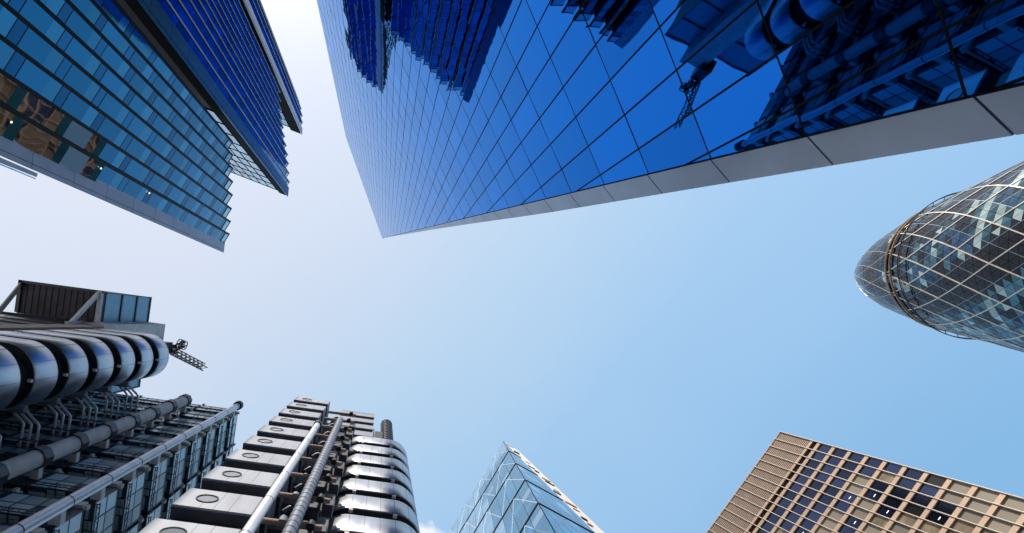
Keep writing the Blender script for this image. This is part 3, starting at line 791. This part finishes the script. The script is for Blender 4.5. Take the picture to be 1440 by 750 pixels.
q.bar(L(-31.6, .9, 60.4), L(-31.5, 4.2, 55.6), .40, .34, 'bracket_pale'); q.bar(L(-31.4, 4.1, 60.4), L(-31.5, 4.2, 54.8), .38, .30, 'bracket_pale')
q.bar(L(-34.2, 4.1, 57.8), L(-30.6, 3.95, 57.8), .55, .5, 'dark_steel'); q.bar(L(-30.7, 3.95, 58), L(-30.7, 4.7, 57.4), .9, .5, 'recess')
q.bar(L(-42, 4.2, 55), L(-33, 4.1, 57.4), .3, .3, 'dark_steel')
lpart(q, 'brace', st_l)

# ---- roof crane
crb = L(-28.0, 7.3, 73.0)
crane = thing('roof_crane', 'small black lattice-boom crane on the concrete lift head', 'crane', tuple(crb))
def lattice(mb, A, Bp, w_, n, mt, r=.045):
    A = Vector(A); Bp = Vector(Bp); d = (Bp - A).normalized(); u = d.cross(V(0, 0, 1)).normalized(); v = d.cross(u)
    cs = [(u * sx + v * sy) * w_ / 2 for sx, sy in ((1, 1), (1, -1), (-1, -1), (-1, 1))]
    for c in cs: mb.bar(A + c, Bp + c, r * 2, r * 2, mt)
    for i in range(n):
        p = A + (Bp - A) * (i / n); p2 = A + (Bp - A) * ((i + 1) / n)
        for k in range(4):
            a_, c_ = cs[k], cs[(k + 1) % 4]
            mb.bar(p + a_, p2 + c_, r * 1.4, r * 1.4, mt); mb.bar(p + a_, p + c_, r * 1.4, r * 1.4, mt)
q = MB(); tipb = V(-26.6, 6.6, Z(81)); rootb = V(-28.9, 3.75, Z(74.4))
lattice(q, rootb, tipb, .78, 8, 'crane_black', .055); q.build('boom', crane)
q = MB(); lattice(q, V(-29.4, 3.5, Z(72.0)), V(-28.9, 3.6, Z(76.0)), .9, 4, 'crane_black', .06)
lattice(q, V(-28.9, 3.7, Z(74.2)), V(-27.5, 2.9, Z(75.6)), .7, 3, 'crane_black', .05); q.build('mast', crane)
q = MB(); cc = V(-27.9, 3.0, Z(75.6)); ax = Vector((.6, .35, .72)).normalized(); u = ax.cross(V(0, 0, 1)).normalized(); v = ax.cross(u)
for s_ in (-.45, 0, .45):
    pts = [cc + ax * s_ + (u * math.cos(2 * math.pi * k / 18) + v * math.sin(2 * math.pi * k / 18)) * .62 for k in range(19)]
    q.tube(pts, .06, 'crane_black', 6, False)
for k in range(10):
    d = (u * math.cos(2 * math.pi * k / 10) + v * math.sin(2 * math.pi * k / 10)) * .62
    q.bar(cc - ax * .45 + d, cc + ax * .45 + d, .07, .07, 'crane_black'); q.bar(cc + d, cc, .04, .04, 'crane_black')
q.build('winch_drum', crane)
q = MB(); lbox(q, -29.6, -28.0, 6.4, 7.8, 71.4, 74.2, 'crane_black'); q.build('cab', crane)

# ---- the block of offices between the towers
blk = thing('office_block', 'dark glass office block wrapped in steel bays, brackets and service pipes', 'building', tuple(L(-24, 20, -EYE)))
AC, BC, HTOP = -14.77, 11.76, 59.3
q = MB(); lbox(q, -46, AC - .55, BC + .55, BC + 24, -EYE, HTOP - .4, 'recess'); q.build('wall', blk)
q = MB(); lbox(q, -46, AC + .1, BC - .1, BC + 24, HTOP - .4, HTOP - .1, 'dark_steel'); lbox(q, -20.5, AC - .6, BC + .1, BC + .5, HTOP - .1, HTOP + .7, 'panel_teal'); q.build('roof', blk)
BW = 3.30
def bay_mesh():
    """window bay: x along the wall 0..BW, y outward is -y, z 0..2.75; glass kept as its own mesh"""
    fr = MB(); gl = MB(); D = .62; H = 2.70
    def fb(x0, x1, y0, y1, z0, z1, mt='dark_steel'): fr.abox(x0, x1, y0, y1, z0, z1, mt)
    for x in (0, BW - .09): fb(x, x + .09, -D, 0, 0, H)
    fb(.09, BW - .09, -D, -D + .09, 0, .10); fb(.09, BW - .09, -D, -D + .09, H - .12, H); fb(.09, BW - .09, -D + .09, 0, H - .08, H)
    fb(.09, BW - .09, -.10, 0, 0, .10)
    for k in (1, 2): fb(BW * k / 3 - .04, BW * k / 3 + .04, -D + .003, -D + .08, .10, H - .12)
    fb(.09, BW - .09, -D + .006, -D + .07, 1.36, 1.44)
    for k in range(3):
        x0 = .10 if k == 0 else BW * k / 3 + .045; x1 = BW - .10 if k == 2 else BW * (k + 1) / 3 - .045
        for z0, z1 in ((.12, 1.35), (1.45, H - .13)):
            gl.abox(x0, x1, -D + .02, -D + .05, z0, z1, random.choice(('bay_glass', 'bay_glass', 'bay_glass_dark'))); gl.tone[-6:] = [random.random()] * 6
        # glazed soffit
        for y0, y1 in ((-D + .10, -.34), (-.31, -.11)):
            gl.abox(x0, x1, y0, y1, .03, .06, random.choice(('bay_glass', 'bay_glass', 'bay_glass_dark'))); gl.tone[-6:] = [random.random()] * 6
        fb(x0, x1, -.335, -.315, .02, .07)
    # gallery rail with zig-zag truss under the bay
    for y in (-D - .30,):
        fr.bar((0, y, -.05), (BW, y, -.05), .05, .05, 'dark_steel'); fr.bar((0, y, -.42), (BW, y, -.42), .05, .05, 'dark_steel')
        for k in range(8):
            xa, xb = BW * k / 8, BW * (k + 1) / 8
            fr.bar((xa, y, -.05 if k % 2 else -.42), (xb, y, -.42 if k % 2 else -.05), .03, .03, 'dark_steel')
        for x in (.1, BW / 2, BW - .1): fr.bar((x, y, -.05), (x, 0, -.05), .05, .05, 'dark_steel')
    # pale concrete brackets and bright stub pipes in the gap above
    fb(-.18, .16, -.50, .15, H + .05, H + .62, 'bracket_pale'); fb(-.12, .10, -.72, -.50, H + .12, H + .45, 'bracket_pale')
    for x in (.7, 1.2, 2.1, 2.6): fr.tube([(x, -.34, H + .25), (x + .36, -.34, H + .25)], .10, 'steel_pipe', 8)
    fr.tube([(0, -.12, H + .80), (BW, -.12, H + .80)], .09, 'steel_pipe', 8)
    return fr, gl
frm = None
slots = []
for i in range(-5, 10):
    for k in range(6): slots.append((L(AC - .35 - (BW + .22) * (k + 1) + .0, BC + .55, F(i) + .15), RZ))
    for k in range(4): slots.append((L(AC - .55, BC + .35 + (BW + .22) * k, F(i) + .15), RZ + math.pi / 2))
def bay_area(s):
    p, rz = s; d = Vector((math.cos(rz), math.sin(rz), 0)); p = p - Vector((0, 0, 0))
    return view_area([p, p + d * BW, p + d * BW + V(0, 0, 2.7), p + V(0, 0, 2.7)])
slots.sort(key=lambda s: -bay_area(s))
base = Vector(blk['_base'])
fr, gl = bay_mesh()
for n_, (p, rz) in enumerate(slots):
    if n_ == 0:
        o = fr.build('window_bay', blk, True, base=(0, 0, 0)); og = gl.build('pane', o, base=(0, 0, 0)); frm, glm = o.data, og.data
        o.location = p - base; o.rotation_euler = (0, 0, rz)
    else:
        o = share(frm, 'window_bay', blk, p - base, rz); share(glm, 'pane', o)
# concrete duct with collars
q = MB(); d0 = L(-18.9, 10.45, 0)
q.tube([(d0.x, d0.y, 0), (d0.x, d0.y, Z(55.2)), (d0.x, d0.y, Z(55.75)), (d0.x, d0.y, Z(56.0))], [.52, .52, .38, .12], 'concrete', 24); dct = q.build('duct', blk, True)
for i in range(-5, 9):
    q = MB(); z = Z(F(i) + 1.0); q.tube([(d0.x, d0.y, z), (d0.x, d0.y, z + .80)], .66, 'dark_steel', 8); q.bar((d0.x, d0.y, z + .3), tuple(Vector((d0.x, d0.y, z + .3)) + e2 * 1.2), .4, .5, 'bracket_pale')
    q.build('collar', dct)
# corner pipe
q = MB(); c0 = L(-14.56, 11.05, 0)
q.tube([(c0.x, c0.y, 0), (c0.x, c0.y, Z(59.4))], .30, 'steel_pipe', 20)
pp = q.build('corner_pipe', blk, True)
q = MB()
q.tube([(c0.x, c0.y, Z(59.35)), (c0.x, c0.y, Z(60.1))], .48, 'crane_black', 20); q.build('cowl', pp, True)
for i in range(-4, 10): q = MB(); q.tube([(c0.x, c0.y, Z(F(i) + .9)), (c0.x, c0.y, Z(F(i) + .96))], .315, 'dark_steel', 20); q.build('joint', pp, True)
for i in range(-5, 10): q = MB(); lbox(q, AC - .35, AC + .25, BC - .35, BC + .30, F(i) + .3, F(i) + .75, 'bracket_pale'); q.build('bracket', blk)
# per floor: grey air duct and three bent steel pipes from the left tower
for i in range(-3, 9):
    q = MB(); h = F(i) + .1
    q.tube([L(-32, 9.35, h), L(-24.35, 9.35, h), L(-24.1, 9.35, h)], [.34, .34, .26], 'steel_dull', 16)
    q.build('air_duct', blk, True)
    q = MB()
    for k in range(3):
        a = -25.2 + .55 * k
        q.tube([L(a, 9.45, h + .1), L(a + .25, 9.75, h + .12), L(a + .75, 10.15, h + .12), L(a + 1.0, 10.4, h + .1), L(a + 1.05, 10.8, h + .0), L(a + 1.05, 12.0, h - .1)], .10, 'steel_pipe', 10)
    q.build('bent_pipe', blk, True)

# ---- tower of steel service pods
pod_t = thing('pod_tower', 'tower of stacked pale steel service pods with round portholes', 'service tower', tuple(L(-6.1, 11, -EYE)))
pb = Vector(pod_t['_base'])
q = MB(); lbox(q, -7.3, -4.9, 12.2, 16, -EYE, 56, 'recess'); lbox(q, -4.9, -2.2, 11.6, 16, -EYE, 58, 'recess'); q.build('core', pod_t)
PWD, PDP, PHT = 3.39, 3.7, 2.30
def pod_mesh():
    b = MB()
    bm = bmesh.new(); bmesh.ops.create_cube(bm, size=1.0)
    for v in bm.verts: v.co = ((v.co.x + .5) * PWD, (v.co.y + .5) * PDP, (v.co.z + .5) * PHT)
    bmesh.ops.bevel(bm, geom=bm.edges, offset=.035, segments=2, affect='EDGES')
    b.add([v.co.copy() for v in bm.verts], [[v.index for v in f.verts] for f in bm.faces], 'steel_dull'); bm.free()
    for fx in (.51, .70): b.abox(PWD * fx - .012, PWD * fx + .012, -.004, .01, .05, PHT - .05, 'dark_steel')
    b.abox(PWD * .34 - .01, PWD * .34 + .01, -.004, .01, .05, PHT * .5 - .46, 'dark_steel')
    for fx in (.0, .49, .88): b.abox(PWD * fx + .16, PWD * fx + .20, .3, PDP - .2, -.03, .02, 'recess')
    b.abox(.05, PWD - .05, .10, PDP - .05, -.035, -.004, 'dark_steel')
    b.abox(PWD - .01, PWD + .005, .5, .53, .05, PHT - .05, 'dark_steel')
    return b
pm = None
for i in range(-5, 9):
    loc = L(-7.79, 8.66, F(i)) - pb
    if pm is None:
        o = pod_mesh().build('pod', pod_t, base=(0, 0, 0)); pm = o.data; o.location = loc; o.rotation_euler = (0, 0, RZ)
        q = MB(); c = V(PWD * .34, 0, PHT * .5)
        pts = [c + V(.46 * math.cos(2 * math.pi * k / 28), -.02, .46 * math.sin(2 * math.pi * k / 28)) for k in range(29)]
        q.tube(pts, .035, 'dark_steel', 8, False)
        q.add([c + V(.44 * math.cos(2 * math.pi * k / 28), -.006, .44 * math.sin(2 * math.pi * k / 28)) for k in range(28)], [tuple(range(28))], 'porthole_glass')
        po = q.build('porthole', o, True, base=(0, 0, 0)); pom = po.data
    else:
        o = share(pm, 'pod', pod_t, loc, RZ); share(pom, 'porthole', o)
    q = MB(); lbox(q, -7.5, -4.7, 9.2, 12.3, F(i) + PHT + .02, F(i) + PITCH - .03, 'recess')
    lbox(q, -4.55, -2.3, 10.9, 11.6, F(i) + .5, F(i) + 2.2, 'dark_steel')
    q.build('landing', pod_t)
# smooth pipe, banded pipe, beams between
q = MB(); c0 = L(-3.9, 8.2, 0); q.tube([(c0.x, c0.y, 0), (c0.x, c0.y, Z(40.6))], .22, 'steel_pipe', 20); p1 = q.build('smooth_pipe', pod_t, True)
q = MB(); q.tube([(c0.x, c0.y, Z(40.6)), (c0.x, c0.y, Z(41.2))], .30, 'crane_black', 20); q.build('cowl', p1, True)
for i in range(-5, 5): q = MB(); q.tube([(c0.x, c0.y, Z(F(i) + .6)), (c0.x, c0.y, Z(F(i) + .64))], .23, 'dark_steel', 20); q.build('joint', p1, True)
q = MB(); c0 = L(-2.69, 9.0, 0); q.tube([(c0.x, c0.y, 0), (c0.x, c0.y, Z(48.3))], .29, 'steel_dull', 20); p2 = q.build('banded_pipe', pod_t, True)
q = MB(); z = 1.0
while z < Z(48): q.tube([(c0.x, c0.y, z), (c0.x, c0.y, z + .05)], .302, 'dark_steel', 20); z += .62
q.build('band', p2, True)
for i in range(-5, 9):
    q = MB(); h = F(i) + 2.75
    q.tube([L(-4.6, 9.9, h), L(-1.6, 9.9, h)], .15, 'concrete_warm_lit', 14)
    q.build('tie_beam', pod_t, True)
    q = MB()
    q.tube([L(-3.9, 10.4, h - 1.1), L(-3.6, 10.2, h - .9), L(-3.2, 10.2, h - .9), L(-2.9, 10.5, h - 1.2)], .13, 'dark_steel', 10)
    q.tube([L(-3.75, 10.6, h - 2.3), L(-3.75, 10.6, h - 1.5)], [.28, .22], 'steel_dull', 14)
    q.tube([L(-2.1, 9.7, h - .6), L(-2.1, 9.7, h - .1)], .2, 'crane_black', 12)
    lbox(q, -2.1, -1.5, 10.6, 11.4, h - 2.4, h - .5, 'dark_steel')
    q.build('valve', pod_t, True)

for o in bpy.data.objects:
    if '_base' in o: del o['_base']
